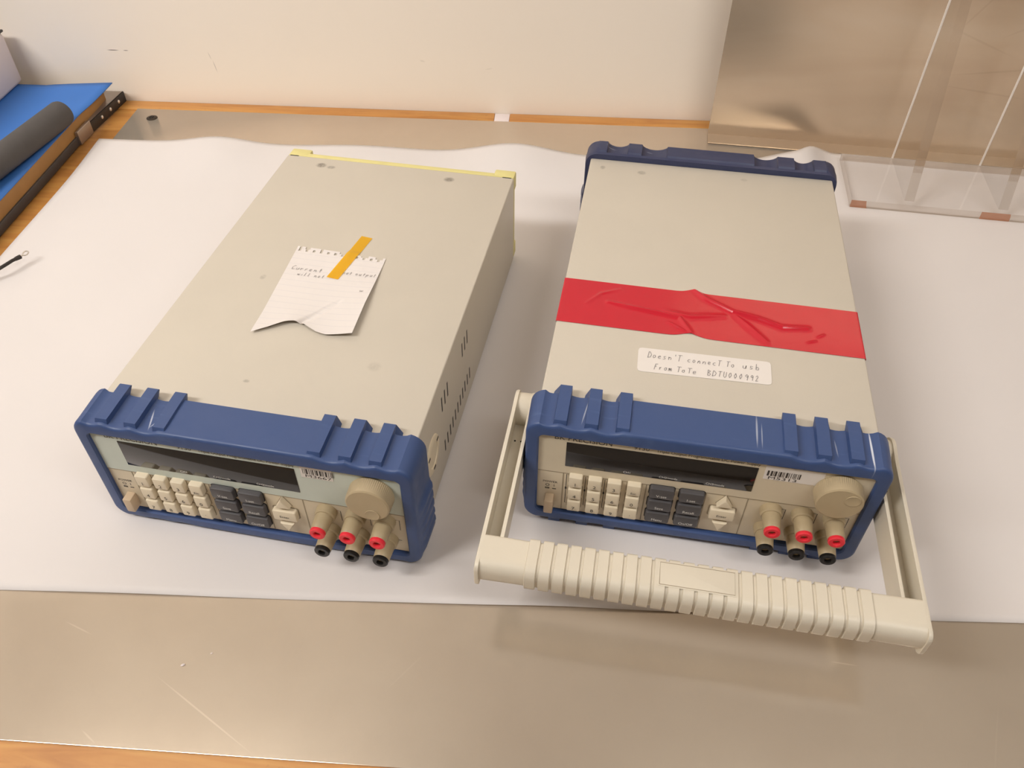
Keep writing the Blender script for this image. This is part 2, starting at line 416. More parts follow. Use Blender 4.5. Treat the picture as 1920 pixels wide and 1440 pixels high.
# ------------------------------------------------------------------ power supplies
W = .2145; ZC = .0105; ZT = ZC + .0882; YP = .0027
RIBS = [-.0908, -.0712, -.0517, .0500, .0697, .0890]
def bump_ring(ribs, rear=None, foot=.0046, depth=.0305, wavy=True):
    """moulded rubber frame; local y=0 is the outer (front) face"""
    HW, Z0, Z1, R = .1123, .0062, .1045, .011
    hi, zi0, zi1, ri = .1036, .0150, .0935, .004
    hc, zc0, zc1, rc = W/2+.0002, ZC-.0002, ZT+.0002, .002
    hwid = .0039; rmp = .0005
    xs = [i/90*2-1 for i in range(91)]
    for r in ribs:
        for d in (-hwid-rmp, -hwid, hwid, hwid+rmp): xs.append((r+d)/(HW-R))
    if rear:
        for a, b in rear:
            for e in (a-rmp, a, b, b+rmp): xs.append(e/(HW-R))
    xs = sorted(set(round(x, 6) for x in xs if -1 <= x <= 1))
    NS = 44; NC = 7
    def outline(hw, z0, z1, r):
        P = []
        for x in xs: P.append((x*(hw-r), z1, 0, 1, 't', x))
        for k in range(1, NC): a = math.pi/2*(1-k/NC); P.append((hw-r+r*math.cos(a), z1-r+r*math.sin(a), math.cos(a), math.sin(a), 'c', 0))
        for k in range(NS+1): P.append((hw, z1-r-(z1-z0-2*r)*k/NS, 1, 0, 's', 0))
        for k in range(1, NC): a = -math.pi/2*k/NC; P.append((hw-r+r*math.cos(a), z0+r+r*math.sin(a), math.cos(a), math.sin(a), 'c', 0))
        for x in reversed(xs): P.append((x*(hw-r), z0, 0, -1, 'b', x))
        for k in range(1, NC): a = -math.pi/2*(1+k/NC); P.append((-hw+r+r*math.cos(a), z0+r+r*math.sin(a), math.cos(a), math.sin(a), 'c', 0))
        for k in range(NS+1): P.append((-hw, z0+r+(z1-z0-2*r)*k/NS, -1, 0, 's', 0))
        for k in range(1, NC): a = math.pi-math.pi/2*k/NC; P.append((-hw+r+r*math.cos(a), z1-r+r*math.sin(a), math.cos(a), math.sin(a), 'c', 0))
        return P
    O = outline(HW, Z0, Z1, R); I = outline(hi, zi0, zi1, ri); Cc = outline(hc, zc0, zc1, rc)
    srt = sorted(ribs)
    def rib(x):
        if rear: return max(max(0.0, min(1.0, (min(x-a, b-x)+rmp)/rmp)) for a, b in rear)
        return max(max(0.0, min(1.0, (hwid+rmp-abs(x-r))/rmp)) for r in ribs)
    def scal(x):
        if rear:
            for (a, b), (c, d) in zip(rear, rear[1:]):
                if b < x < c: return 1.5*math.sin(math.pi*(x-b)/(c-b))**.6
            return 0.0
        L = [r for r in srt if r < 0]; Rr = [r for r in srt if r > 0]
        for G in (L, Rr):
            for a, b in zip(G, G[1:]):
                if a < x < b: t = (x-a)/(b-a); return math.sin(math.pi*t)**.8
        if x < srt[0]: t = min(1, (srt[0]-x)/.016); return .75*math.sin(math.pi*t)
        if x > srt[-1]: t = min(1, (x-srt[-1])/.016); return .75*math.sin(math.pi*t)
        return 0.0
    def pad(z):
        if not (.012 < z < .066): return 0.0
        e = min(1, (z-.012)/.006, (.066-z)/.006)
        return e*(.0021 - .0007*(1 if (int((z-.012)/.0045) % 2) else 0))
    D = depth
    rings = [('I', 0, .0088, 0, 0, 0), ('I', 0, .0010, 0, 0, 0), ('I', .0009, 0, 0, 0, 0), ('O', -.0024, 0, 0, 1, 0), ('O', -.0011, .0004, 0, 1, 0),
             ('O', -.0003, .0013, 0, 1, 0), ('O', 0, .0026, 0, 1, 0), ('O', 0, .0036, 1, 1, .3), ('O', 0, .0080, 1, 1, 1), ('O', .0004, D*.6, 1, 1, 1),
             ('O', .0007, D-.0022, 1, 1, 1), ('O', .0005, D-.0006, 1, 1, .8), ('O', -.0004, D, 1, 1, .6), ('C', 0, D, 0, 0, 0)]
    if rear: rings[-4] = ('O', 0, D-.0042, 1, 1, 1); rings[-3] = ('O', 0, D-.0030, 0, 0, .8); rings[-2] = ('O', -.0006, D, 0, 0, .6)
    vs = []; n = len(O)
    for (src, e, y, wr, ws, wp) in rings:
        for i in range(n):
            x, z, nx, nz, kind, u = {'O': O, 'I': I, 'C': Cc}[src][i]
            xo = O[i][0]; d = e; yy = y
            if src == 'O':
                if kind == 't': d += (.0016 if not rear else .0014)*rib(xo)*wr - .0027*scal(xo)*ws*(1-rib(xo)*wr)
                elif kind == 'b': d += foot*rib(xo)*wr - .0008*scal(xo)*ws*(1-rib(xo)*wr)
                elif kind == 's': d += pad(z)*wp
            if kind in 'tb' and y > D-.003 and not rear: yy += .0046*rib(xo) - .0010*scal(xo)*(1-rib(xo))
            vs.append((x+nx*d, yy, z+nz*d))
    fs = []
    for j in range(len(rings)-1):
        for i in range(n):
            i2 = (i+1) % n; fs.append([j*n+i, j*n+i2, (j+1)*n+i2, (j+1)*n+i])
    return vs, fs

def rr2(x0, x1, z0, z1, r, n=4):
    P = []
    for cx, cz, a0 in ((x1-r, z1-r, 0), (x0+r, z1-r, 90), (x0+r, z0+r, 180), (x1-r, z0+r, 270)):
        for k in range(n+1):
            a = math.radians(a0+90*k/n); P.append((cx+r*math.cos(a), cz+r*math.sin(a)))
    return P
FR = lambda y: (lambda u, v: (u, y, v))          # lettering on a plane facing the front
PF = lambda u, v, t: (u, t, v)                   # prisms pushed out towards the front

KX = [-.0777, -.0649, -.0521, -.0391]; KZ = [.0525, .0397, .0268]
KEYS = [['1', '2', '3', 'Esc'], ['4', '5', '6', '0'], ['7', '8', '9', '.']]
FX = [-.0208, -.0014]; FK = [['V-set', 'I-set'], ['Save', 'Recall'], ['Menu', 'On/Off']]
POSTX = [.0501, .0700, .0898]

def front_side(root, P):
    """panel, display, keys, knob and sockets of one instrument"""
    # front panel plate with print
    mb = MB()
    mb.box(-.1055, .1055, YP, .0085, .0165, .0957, .0004, 0)
    mb.box(-.1053, .1053, YP-.00025, YP+.001, .0568, .0955, 0, 1)
    L = YP-.0003
    for x in (-.0863, -.0312, .0076, .0343): mb.box(x-.00035, x+.00035, YP-.00015, YP+.001, .0172, .0566, 0, 2)
    mb.box(-.1050, .1050, YP-.00028, YP+.001, .0562, .0568, 0, 2)
    ip = FR(YP-.00012); iu = FR(YP-.00034)
    mb.text('POWER', ip, -.0948, .0442, .0019, 3, width=.0098)
    mb.text('O', ip, -.0966, .0402, .0026, 3); mb.text('I', ip, -.0921, .0402, .0024, 3)
    mb.add([ip(*p) for p in ((-.0982, .0374), (-.0952, .0374), (-.0952, .0389), (-.0982, .0389))], [[0, 1, 2, 3]], 3)
    mb.add([ip(*p) for p in ((-.0977, .0379), (-.0957, .0379), (-.0957, .0384), (-.0977, .0384))], [[0, 1, 2, 3]], 0)
    mb.add([ip(*p) for p in ((-.0933, .0376), (-.0906, .0376), (-.0906, .0384), (-.0933, .0384))], [[0, 1, 2, 3]], 3)
    for i in range(3):                              # bracket lines beside the number keys
        x = KX[i]-.0064
        for a in ([(x+.0016, .0555), (x, .0555), (x, .0245), (x+.0016, .0245)],): mb.stroke(a, ip, .0004, 3)
        for dz in (.0012,): mb.box(x-.0006, x+.0006, YP-.0002, YP+.0005, .0398, .0418, 0, 3)
    for x in POSTX:                                 # bracket lines beside the sockets
        mb.stroke([(x+.0066, .0505), (x+.0092, .0505), (x+.0092, .0400)], ip, .0004, 3)
        mb.stroke([(x+.0066, .0285), (x+.0092, .0285)], ip, .0004, 3)
    mb.text('BK PRECISION', iu, -.0935, .0894, .0042, 4, 'LEFT', width=.0365)
    mb.text('9130', iu, -.0432, .0896, .0034, 4, 'LEFT')
    mb.text('Triple Output Programmable DC Power Supply', iu, -.0290, .0896, .0024, 4, 'LEFT', width=.0640)
    mb.build('front_panel', [M['panel_low'], P['panel_up'], M['recess'], M['ink'], M['ink']], root, smooth=30)
    # display
    mb = MB(); mb.box(-.0857, .0345, YP-.0006, YP+.002, .0641, .0877, .0003, 0)
    iw = FR(YP-.0008)
    mb.text('CH1', iw, -.0454, .0657, .0018, 1)
    mb.text('CH2/mode', iw, -.0186, .0657, .0018, 1)
    mb.text('CH3/mode', iw, .0112, .0657, .0018, 1)
    mb.build('display_window', [M['display'], M['whiteink']], root, smooth=30)
    # number keys
    for r in range(3):
        for c in range(4):
            x, z = KX[c], KZ[r]; y1 = YP-.0046; mb = MB()
            o = rr2(x-.0046, x+.0046, z-.0052, z+.0052, .0011)
            mb.prism(rr2(x-.0051, x+.0051, z-.0057, z+.0057, .0014), PF, YP+.0005, YP-.0002, 1)
            mb.prism(o, PF, YP+.001, y1, 0, .0010)
            s = KEYS[r][c]; mb.text(s, FR(y1-.0001), x, z-.0032 if s != '.' else z-.0010, .0030 if len(s) == 1 else .0019, 2)
            mb.build('number_key', [M['key'], M['recess'], M['ink']], root)
    # function keys
    for r in range(3):
        for c in range(2):
            x, z = FX[c], KZ[r]; y1 = YP-.0042; mb = MB()
            mb.prism(rr2(x-.0086, x+.0086, z-.0055, z+.0055, .0020), PF, YP+.0005, YP-.0003, 1)
            mb.prism(rr2(x-.0081, x+.0081, z-.0051, z+.0051, .0017), PF, YP+.001, y1, 0, .0012)
            mb.text(FK[r][c], FR(y1-.0001), x, z-.0028, .0022, 2)
            mb.build('function_key', [M['dkey'], M['dark'], M['whiteink']], root)['label'] = 'charcoal key'
    # arrow keys
    for kind in ('up', 'enter', 'down'):
        mb = MB(); y1 = YP-.0042; x = .0203
        poly = {'up': [(x-.0050, .0478), (x+.0050, .0478), (x, .0566)], 'enter': rr2(x-.0082, x+.0082, .0345, .0444, .0014), 'down': [(x-.0048, .0312), (x+.0048, .0312), (x, .0225)]}[kind]
        if kind == 'down': poly = poly[::-1]
        cx = sum(p[0] for p in poly)/len(poly); cz = sum(p[1] for p in poly)/len(poly)
        mb.prism([(cx+(a-cx)*1.12, cz+(b-cz)*1.12) for a, b in poly], PF, YP+.0005, YP-.0002, 1)
        mb.prism(poly, PF, YP+.001, y1, 0, .0007)
        if kind == 'enter': mb.text('Enter', FR(y1-.0001), x, .0378, .0021, 2)
        mb.build('arrow_key' if kind != 'enter' else 'enter_key', [M['key'], M['recess'], M['ink']], root)
    # power button
    mb = MB(); mb.box(-.0979, -.0917, YP-.0075, YP+.002, .0190, .0322, .0009)
    mb.build('power_button', M['power'], root)['label'] = 'tan push button'
    # knob
    kx, kz = .0845, .0772; xf = Matrix.Translation((kx, YP, kz)) @ Matrix.Rotation(math.pi/2, 4, 'X')
    mb = MB()
    NK = 144; kn = lambda k, h: 1.0 if h < .0012 or h > .0101 else (1.0 if k % 2 else .982)
    r0 = .0147
    mb.lathe([(r0*.93, -.0005), (r0*.97, .0010), (r0, .0016), (r0*.985, .0098), (r0*.965, .0112), (r0*.90, .0119), (r0*.5, .0121), (.0002, .0121)], NK, 0, xf, rfn=kn)
    a = P['knob_angle']; dx, dz = kx + .0083*math.cos(a), kz + .0083*math.sin(a)
    dxf = Matrix.Translation((dx, YP-.0121, dz)) @ Matrix.Rotation(math.pi/2, 4, 'X')
    mb.lathe([(.0047, -.0002), (.0046, .00035), (.0040, .0003), (.0028, .00008), (.0014, .00004), (.0001, .00003)], 32, 0, dxf)
    mb.build('knob', M['knob'], root, smooth=28)['label'] = 'tan rotary knob with finger dimple'
    # binding posts
    for row, (z, key) in enumerate(((.0486, 'red'), (.0287, 'black'))):
        for x in POSTX:
            xf = Matrix.Translation((x, YP, z)) @ Matrix.Rotation(math.pi/2, 4, 'X')
            p = MB().lathe([(.0070, -.0005), (.0071, .0012), (.0069, .0050), (.0062, .0057), (.0056, .0058), (.0056, .0066), (.0059, .0069), (.0057, .0110), (.0053, .0168), (.0050, .0172), (.0022, .0172)], 40, 0, xf).build('binding_post', M['post'], root)
            p['label'] = 'tan binding post with %s tip' % key
            MB().lathe([(.0049, .0165), (.0052, .0172), (.0052, .0190), (.0047, .0196), (.0027, .0196), (.0023, .0192), (.0022, .0150)], 40, 0, xf).build('tip_ring', M[key], p)['label'] = '%s plastic tip ring' % key
            MB().lathe([(.0020, .0120), (.0020, .0160), (.0012, .0160), (.0011, .0125)], 20, 0, xf).build('socket', M['brass' if key == 'red' else 'black'], p)

def supply(name, pose, P):
    x, y, yaw, tilt, z = pose
    root = empty(name, (x, y, z), (tilt, 0, yaw))
    # sheet-metal case with vents in the sides
    mb = MB(); yb = P['case_end']
    mb.box(-W/2, W/2, .004, yb, ZC, ZT, .0012, 0, 3)
    for s in (-1, 1):
        X0, X1 = sorted((s*(W/2-.001), s*(W/2+.00012)))
        for (y0, n, z0, z1) in ((.0853, 3, .0682, .0815), (.1452, 3, .0662, .0790), (.0860, 11, .0262, .0372)):
            for k in range(n): 
                yy = y0 + .0078*k; mb.box(X0, X1, yy, yy+.0019, z0, z1, 0, 1)
    mb.build('case', [P['case'], M['dark']], root, smooth=30)
    for s in (-1, 1):                       # pivot disc in each side
        if P['handle']: continue
        xf = Matrix.Translation((s*(W/2), .0560, .0560)) @ Matrix.Rotation(s*math.pi/2, 4, 'Y')
        mb = MB().lathe([(.0150, -.0005), (.0150, .0007), (.0140, .0012), (.0100, .0012), (.0096, .0006), (.0001, .0006)], 40, 0, xf)
        for k in range(3):
            a = k*2*math.pi/3+.5; X0, X1 = sorted((s*(W/2+.0008), s*(W/2+.0014)))
            mb.box(X0, X1, .056+.012*math.cos(a)-.002, .056+.012*math.cos(a)+.002, .056+.012*math.sin(a)-.0008, .056+.012*math.sin(a)+.0008, 0, 1)
        mb.build('pivot_disc', [M['key'], M['dark']], root)
    vs, fs = bump_ring(RIBS, foot=P['foot'])
    MB().add(vs, fs).build('front_bumper', P['blue'], root, smooth=38)['label'] = 'blue ribbed rubber bumper'
    front_side(root, P)
    # asset sticker with barcode
    x0, x1, z0, z1 = P['sticker']; mb = MB()
    mb.box(x0, x1, YP-.0005, YP-.0002, z0, z1, 0, 0)
    yk = YP-.0006; rnd = random.Random(P['seed']); xx = x0+.0016; xe = x0 + .0223
    while xx < xe:
        w = rnd.choice([.0004, .0004, .0008, .0012]); w = min(w, xe-xx)
        mb.add([(xx, yk, z0+.0037), (xx+w, yk, z0+.0037), (xx+w, yk, z0+.0086), (xx, yk, z0+.0086)], [[0, 1, 2, 3]], 1)
        xx += w + rnd.choice([.0004, .0005, .0009])
    mb.text(P['asset'], FR(yk), x0+.0030, z0+.0007, .0025, 1, 'LEFT', width=.0172)
    mb.build('asset_sticker', [M['label'], M['ink']], root, smooth=0)['label'] = 'white barcode sticker'
    return root

U1 = (-.1701, .3284, -.1873, -.0076, -.0025)
U2 = (.1192, .3286, -.1713, 0.0, .0006)
P1 = dict(case=M['case_one'], blue=M['blue_one'], panel_up=M['panel_up_one'], knob_angle=math.radians(-72), sticker=(.0385, .0596, .0812, .0915), asset='M3667', seed=3, case_end=.3511, handle=False, foot=.0029)
P2 = dict(case=M['case_two'], blue=M['blue_two'], panel_up=M['panel_up_two'], knob_angle=math.radians(38), sticker=(.0385, .0740, .0785, .0915), asset='M5313', seed=11, case_end=.3490, handle=True, foot=.0061)
a1 = supply('power_supply', U1, P1)
tag(a1, 'beige bench power supply without handle, yellowed back edge and a torn note on top', 'power supply', 'bench power supplies')
a2 = supply('power_supply', U2, P2)
tag(a2, 'beige bench power supply with carry handle, red tape across its top', 'power supply', 'bench power supplies')

# yellowed rear frame and feet of the instrument on the left
mb = MB()
hw = W/2; 
mb.box(-hw+.0004, hw-.0004, .3512, .3572, ZT-.012, ZT-.0002, .0008)
mb.box(-hw+.0004, hw-.0004, .3512, .3572, ZC, ZC+.010, .0008)
for s in (-1, 1):
    X0, X1 = sorted((s*hw - s*.0003, s*(hw-.010)))
    mb.box(X0, X1, .3512, .3572, ZC+.002, ZT-.002, .0008)
    X0, X1 = sorted((s*(hw-.0002), s*(hw-.0195)))
    mb.box(X0, X1, .3520, .3640, ZT-.016, ZT-.0001, .0014)
    mb.box(X0, X1, .3520, .3640, ZC, ZC+.014, .0014)
    X0, X1 = sorted((s*(hw-.0025), s*(hw-.0105)))
    mb.box(X0, X1, .3500, .35113, ZT-.0010, ZT+.0001, 0, 1)
mb.build('rear_frame', [M['yellow'], M['dark']], a1)['label'] = 'yellowed plastic rear frame'
mb = MB().box(-hw+.010, hw-.010, .349, .3535, ZC+.009, ZT-.011, .0004); mb.build('rear_panel', M['panel_low'], a1)
for s in (-1, 1):
    xf = Matrix.Translation((s*.085, .325, .0060))
    MB().lathe([(.0072, 0), (.0080, .0010), (.0080, .0052), (.0060, .0052)], 28, 0, xf).build('foot', M['foot'], a1)

# rear bumper of the instrument on the right
vs, fs = bump_ring([-.0990, -.0690, .0670, .0960], rear=[(-.1060, -.0935), (-.0742, -.0620), (-.0390, .0382), (.0592, .0735), (.0905, .1015)], foot=.0061, depth=.0245)
vs = [(x, .3620-y, z) for x, y, z in vs]
mb = MB().add(vs, fs); mb.box(-.104, .104, .3530, .3575, .0145, .0940, .0005, 1)
mb.build('rear_bumper', [M['navy'], M['dark']], a2, smooth=38)['label'] = 'dark navy ribbed rubber bumper'

# carry handle, swung forward
hd = empty('carry_handle', (0, 0, 0)); hd.parent = a2; hd['label'] = 'cream plastic carry handle'
for s in (-1, 1):
    mb = MB()
    xi, xo = .1140, .1277
    def prof(t0):
        P = []
        for k in range(13):
            a = math.radians(-90+180*k/12); P.append((.0500+.0135*math.cos(a), .0615+.0135*math.sin(a)))
        P += [(.0360, .0735), (-.0620, .0735), (-.0850, .0735)]
        for k in range(1, 5):
            a = math.radians(90+90*k/4); P.append((-.0850+.0050*math.cos(a), .0685+.0050*math.sin(a)))
        for k in range(0, 5):
            a = math.radians(180+90*k/4); P.append((-.0840+.0060*math.cos(a), .0580+.0060*math.sin(a)))
        P += [(-.062, .0520), (.0300, .0500)]
        return P
    fn = lambda u, v, t: (t, u, v)
    pr = prof(0)
    mb.prism(pr, fn, s*(xo-.0026), s*xo, 0, .0010)
    pin = [(u, v) for u, v in pr if u > -.064] + []
    pin = [(.0630, .0615)] + [(.0500+.0130*math.cos(math.radians(a)), .0615+.0130*math.sin(math.radians(a))) for a in (30, 60, 90)] + [(.034, .0725), (-.066, .0725), (-.066, .0530), (.030, .0505)] + [(.0500+.0130*math.cos(math.radians(a)), .0615+.0130*math.sin(math.radians(a))) for a in (-90, -60, -30)]
    mb.prism(pin, fn, s*xi, s*(xi+.0024), 0, .0008)
    X0, X1 = sorted((s*(xi+.001), s*(xo-.001)))
    mb.box(X0, X1, -.0700, .0500, .0525, .0572, 0)
    for yy in (.0240, .0262):
        mb.lathe([(.0007, 0), (.0007, .0003), (.0001, .0003)], 10, 1, Matrix.Translation((s*(.1185 if yy < .025 else .1228), .0238, .0571)))
    mb.build('handle_arm', [M['handle'], M['dark']], hd, smooth=40)
    xf = Matrix.Translation((s*(W/2-.0005), .0500, .0615)) @ Matrix.Rotation(s*math.pi/2, 4, 'Y')
    MB().lathe([(.0135, 0), (.0135, .0060), (.0120, .0064), (.0120, .0190), (.0100, .0194), (.0001, .0194)], 40, 0, xf).build('pivot_hub', M['handle'], hd)
mb = MB()
def gsec(e, n=7):
    y0, y1, z0, z1 = -.0888-e, -.0650+e, .0560-e, .0735+e; P = []
    for cx, cz, r, a0 in ((y1-.003, z1-.003, .003, 0), (y0+.0075, z1-.0075, .0075, 90), (y0+.0065, z0+.0065, .0065, 180), (y1-.004, z0+.004, .004, 270)):
        for k in range(n): a = math.radians(a0+90*k/(n-1)); P.append((cx+r*math.cos(a), cz+r*math.sin(a)))
    return P
seq = [(-.1252, .0002)]
NR = 24; x0 = -.0985; pt = .197/NR
for k in range(NR):
    a = x0+pt*k; seq += [(a+.0002, 0), (a+.0006, .0011), (a+pt-.0016, .0011), (a+pt-.0012, 0)]
seq += [(.1252, .0002)]
vs = []; fs = []; n = len(gsec(0))
for x, e in seq: vs += [(x, y, z) for y, z in gsec(e)]
for j in range(len(seq)-1):
    for i in range(n): fs.append([j*n+i, j*n+(i+1) % n, (j+1)*n+(i+1) % n, (j+1)*n+i])
fs += [list(range(n))[::-1], [(len(seq)-1)*n+i for i in range(n)]]
mb.add(vs, fs)
mb.prism(rr2(-.0225, .0225, -.0835, -.0668, .0012), lambda u, v, t: (u, v, t), .0735, .0747, 0, .0002)
for P in ([(-.0212, -.0825), (.0212, -.0825), (.0212, -.0678), (-.0212, -.0678), (-.0212, -.0825)],): mb.stroke(P, lambda u, v: (u, v, .07475), .0004, 1)
mb.build('grip', [M['handle'], M['recess']], hd, smooth=40)

# ------------------------------------------------------------------ things on top of the instruments
def mat_of(pose):
    x, y, yaw, tilt, z = pose
    return (x, y, z), (tilt, 0, yaw)
L1, R1 = mat_of(U1); L2, R2 = mat_of(U2)
# mini pen font: strokes in a unit box
PEN = {
 'D': [[(.05, .0), (.1, 1), (.35, .95), (.75, .55), (.6, .12), (.0, .02)]], 'o': [[(.5, .5), (.2, .48), (.1, .2), (.35, .03), (.6, .2), (.55, .45), (.45, .52)]],
 'e': [[(.1, .25), (.6, .32), (.5, .5), (.2, .48), (.08, .2), (.3, .02), (.65, .1)]], 's': [[(.6, .45), (.25, .48), (.25, .3), (.55, .22), (.5, .03), (.1, .04)]],
 'n': [[(.1, .0), (.12, .48), (.14, .3), (.4, .5), (.58, .35), (.6, .02)]], "'": [[(.3, 1), (.25, .75)]], 'T': [[(.0, .98), (.85, 1.0)], [(.42, .98), (.38, .0)]],
 'c': [[(.6, .45), (.3, .5), (.08, .25), (.3, .03), (.65, .1)]], 'C': [[(.8, .85), (.45, 1), (.1, .55), (.3, .05), (.85, .15)]], 'u': [[(.1, .5), (.1, .1), (.35, .02), (.6, .2), (.6, .5), (.62, .02)]],
 'b': [[(.1, 1), (.1, .03), (.5, .08), (.6, .3), (.4, .5), (.12, .35)]], 'F': [[(.1, 0), (.12, 1), (.7, .98)], [(.1, .55), (.5, .57)]], 'r': [[(.1, 0), (.12, .48), (.15, .3), (.45, .5)]],
 'm': [[(.05, 0), (.08, .48), (.1, .3), (.28, .5), (.36, .3), (.36, .05), (.38, .3), (.56, .5), (.66, .3), (.68, .0)]], 'B': [[(.1, 0), (.1, 1), (.6, .85), (.15, .55), (.7, .3), (.5, .02), (.1, .03)]],
 'U': [[(.1, 1), (.1, .2), (.4, .0), (.65, .2), (.68, 1)]], '0': [[(.35, .95), (.1, .5), (.3, .02), (.6, .45), (.4, .95)]], '9': [[(.6, .85), (.3, .98), (.12, .7), (.4, .52), (.6, .8), (.55, 0)]],
 '2': [[(.1, .8), (.35, .98), (.6, .75), (.1, .03), (.7, .05)]], 't': [[(.3, .9), (.28, .1), (.5, .02)], [(.05, .55), (.6, .58)]], 'p': [[(.1, .5), (.08, -.35)], [(.1, .4), (.4, .5), (.6, .3), (.4, .05), (.1, .1)]],
 'w': [[(.02, .5), (.15, .02), (.35, .4), (.5, .02), (.7, .5)]], 'i': [[(.3, .5), (.3, .02)], [(.3, .72), (.31, .76)]], 'l': [[(.3, 1), (.28, .05), (.4, .02)]], ' ': [],
}
def handwrite(mb, s, fn, x, y, h, adv, w, m, rnd):
    for ch in s:
        for st in PEN[ch]:
            pts = [(x + (a*.85+rnd.uniform(-.04, .04))*adv + .12*b*h, y + (b+rnd.uniform(-.04, .04))*h) for a, b in st]
            dense = []
            for p, q_ in zip(pts, pts[1:]):
                for k in range(4): dense.append((p[0]+(q_[0]-p[0])*k/4, p[1]+(q_[1]-p[1])*k/4))
            dense.append(pts[-1]); mb.stroke(dense, fn, w, m)
        x += adv*rnd.uniform(.9, 1.05)*(.75 if ch in " 'i" else 1)
rnd = random.Random(5)

# torn note
def note_xy(u, v):
    xl = -.0366 + (-.0432+.0366)*v; xr = .0359 + (.0310-.0359)*v
    x = xl + (xr-xl)*u
    prof = [(0, .1056), (.28, .1195), (.36, .1213), (.44, .1213), (.50, .1190), (.62, .1150), (.73, .1132), (1, .1157)]
    for (a, ya), (b, yb) in zip(prof, prof[1:]):
        if a <= u <= b: yb0 = ya + (yb-ya)*(u-a)/(b-a); break
    yt = .2135 - .003*u
    y = yb0 + (yt-yb0)*v
    return x, y
def note_z(x, y):
    z = ZT + .0006
    d = max(0.0, min(1.0, (.155-y)/.045)); z += .0060*d*d*math.exp(-((x+.010)/.016)**2)
    u = (x+.04)/.072; z += .0034*max(0.0, u-.45)**2*3.3*max(0.0, min(1, (.200-y)/.05))
    ax, ay, bx, by = -.0041, .1235, .0110, .1475; dx, dy = bx-ax, by-ay; t = ((x-ax)*dx+(y-ay)*dy)/(dx*dx+dy*dy)
    dist = ((x-ax)*dy-(y-ay)*dx)/math.hypot(dx, dy)
    if -.2 < t < 1.3: z += -.0036*math.exp(-(dist/.0019)**2)*max(0, 1-max(0, t-.7)/.6)*max(0, min(1, (t+.2)/.2))
    z += .0012*math.exp(-((x+.035)/.008)**2)*max(0, min(1, (.13-y)/.02))
    return max(z, ZT + .0003)
nu, nv = 74, 104
cut = set()
for i in range(nu):
    for j in range(nv-10, nv):
        k = i % 6; t = j-(nv-10)
        inhole = k in (2, 3) and t in (4, 5, 6)
        torn = t >= 7 and (((i//6) % 5 == 1 and k in (1, 2, 3, 4)) or ((i//6) in (6, 7) and t >= 6) or (k in (2, 3) and (i//6) % 3 == 0) or ((i//6) in (9, 11) and t >= 7) or ((i//6) == 8 and t >= 9))
        if inhole or torn: cut.add((i, j))
mb = MB()
mb.grid(lambda u, v: (*note_xy(u, v), note_z(*note_xy(u, v))), nu, nv, 0, lambda i, j: (i, j) not in cut)
nf = lambda a, b: (a, b, note_z(a, b) + .00025)
handwrite(mb, 'Current', nf, -.0375, .1830, .0050, .0038, .00035, 1, rnd)
handwrite(mb, 'not output', nf, .0040, .1845, .0042, .0029, .00035, 1, rnd)
handwrite(mb, 'will not', nf, -.0300, .1765, .0042, .0032, .00035, 1, rnd)
handwrite(mb, 'w', nf, .0245, .1640, .0040, .0045, .00035, 1, rnd)
o = mb.build('torn_note', [M['note'], M['pen']], loc=L1, rot=R1, smooth=60)
tag(o, 'torn white notebook page lying on the left power supply', 'note')
# amber tape strip holding the note
def kap(u, v):
    x = -.0066 + (.0016+.0066)*v + (-.0002)*v; x = -.0064 + .0086*v + u*.0096; y = .1784 + .0588*v - u*.0014
    base = ZT + .0003
    if y < .2125: z = note_z(x, y) + .0005
    elif y < .2165: z = base + (note_z(x, y) + .0005 - base)*(.2165-y)/.004
    else: z = base
    return (x, y, z)
o = MB().grid(kap, 6, 60).build('amber_tape', M['kapton'], loc=L1, rot=R1, smooth=60)
tag(o, 'short amber yellow tape strip holding the torn note', 'tape')
# red tape
RIDGE = [([(-.0879, .1295), (-.0786, .1418), (-.0646, .1497)], .0011, .0016), ([(-.0725, .1333), (-.0565, .13), (-.0202, .1244), (-.0116, .1096)], .0022, .0019),
 ([(-.0276, .1181), (-.0147, .1097)], .0016, .0010), ([(-.0100, .1585), (-.0014, .1494), (.0179, .1374), (.0355, .1335), (.0527, .1267), (.0701, .1289)], .0026, .0018),
 ([(-.0300, .1300), (-.0126, .1268), (.0115, .1322)], .0014, .0022), ([(.0178, .1364), (.0408, .1092)], .0016, .0020), ([(.069, .1134), (.0753, .1164)], .0008, .0008), ([(.0768, .1205), (.0814, .1242)], .0008, .0008)]
def ridge_h(x, y):
    h = 0.0
    for P, H, wd in RIDGE:
        best = 9; tt = 0
        for i, ((ax, ay), (bx, by)) in enumerate(zip(P, P[1:])):
            dx, dy = bx-ax, by-ay; t = max(0, min(1, ((x-ax)*dx+(y-ay)*dy)/(dx*dx+dy*dy)))
            d = math.hypot(x-ax-dx*t, y-ay-dy*t)
            if d < best: best = d; tt = (i+t)/(len(P)-1)
        h = max(h, H*math.exp(-(best/wd)**1.5)*(.35+.65*math.sin(math.pi*min(1, max(0, .08+.84*tt)))))
    return h
def red_pt(u, v):
    s = -.1108 + u*.2206
    yb = .1060 - .0022*u + .0036*math.exp(-((s+.0125)/.008)**2); yt = .1570 - .0026*u + .0030*math.exp(-((s+.0112)/.006)**2)
    y = yb + (yt-yb)*v
    if s < -hw: d = -hw-s; return (-hw-.0004, y, ZT + .0002 - d*(.6+.5*math.sin(v*23)**2))
    if s > hw: d = s-hw; return (hw+.0004, y, ZT + .0002 - d)
    return (s, y, ZT + .0004 + ridge_h(s, y))
o = MB().grid(red_pt, 380, 90).build('red_tape', M['redtape'], loc=L2, rot=R2, smooth=70)
tag(o, 'wide strip of wrinkled red tape across the right power supply', 'tape')
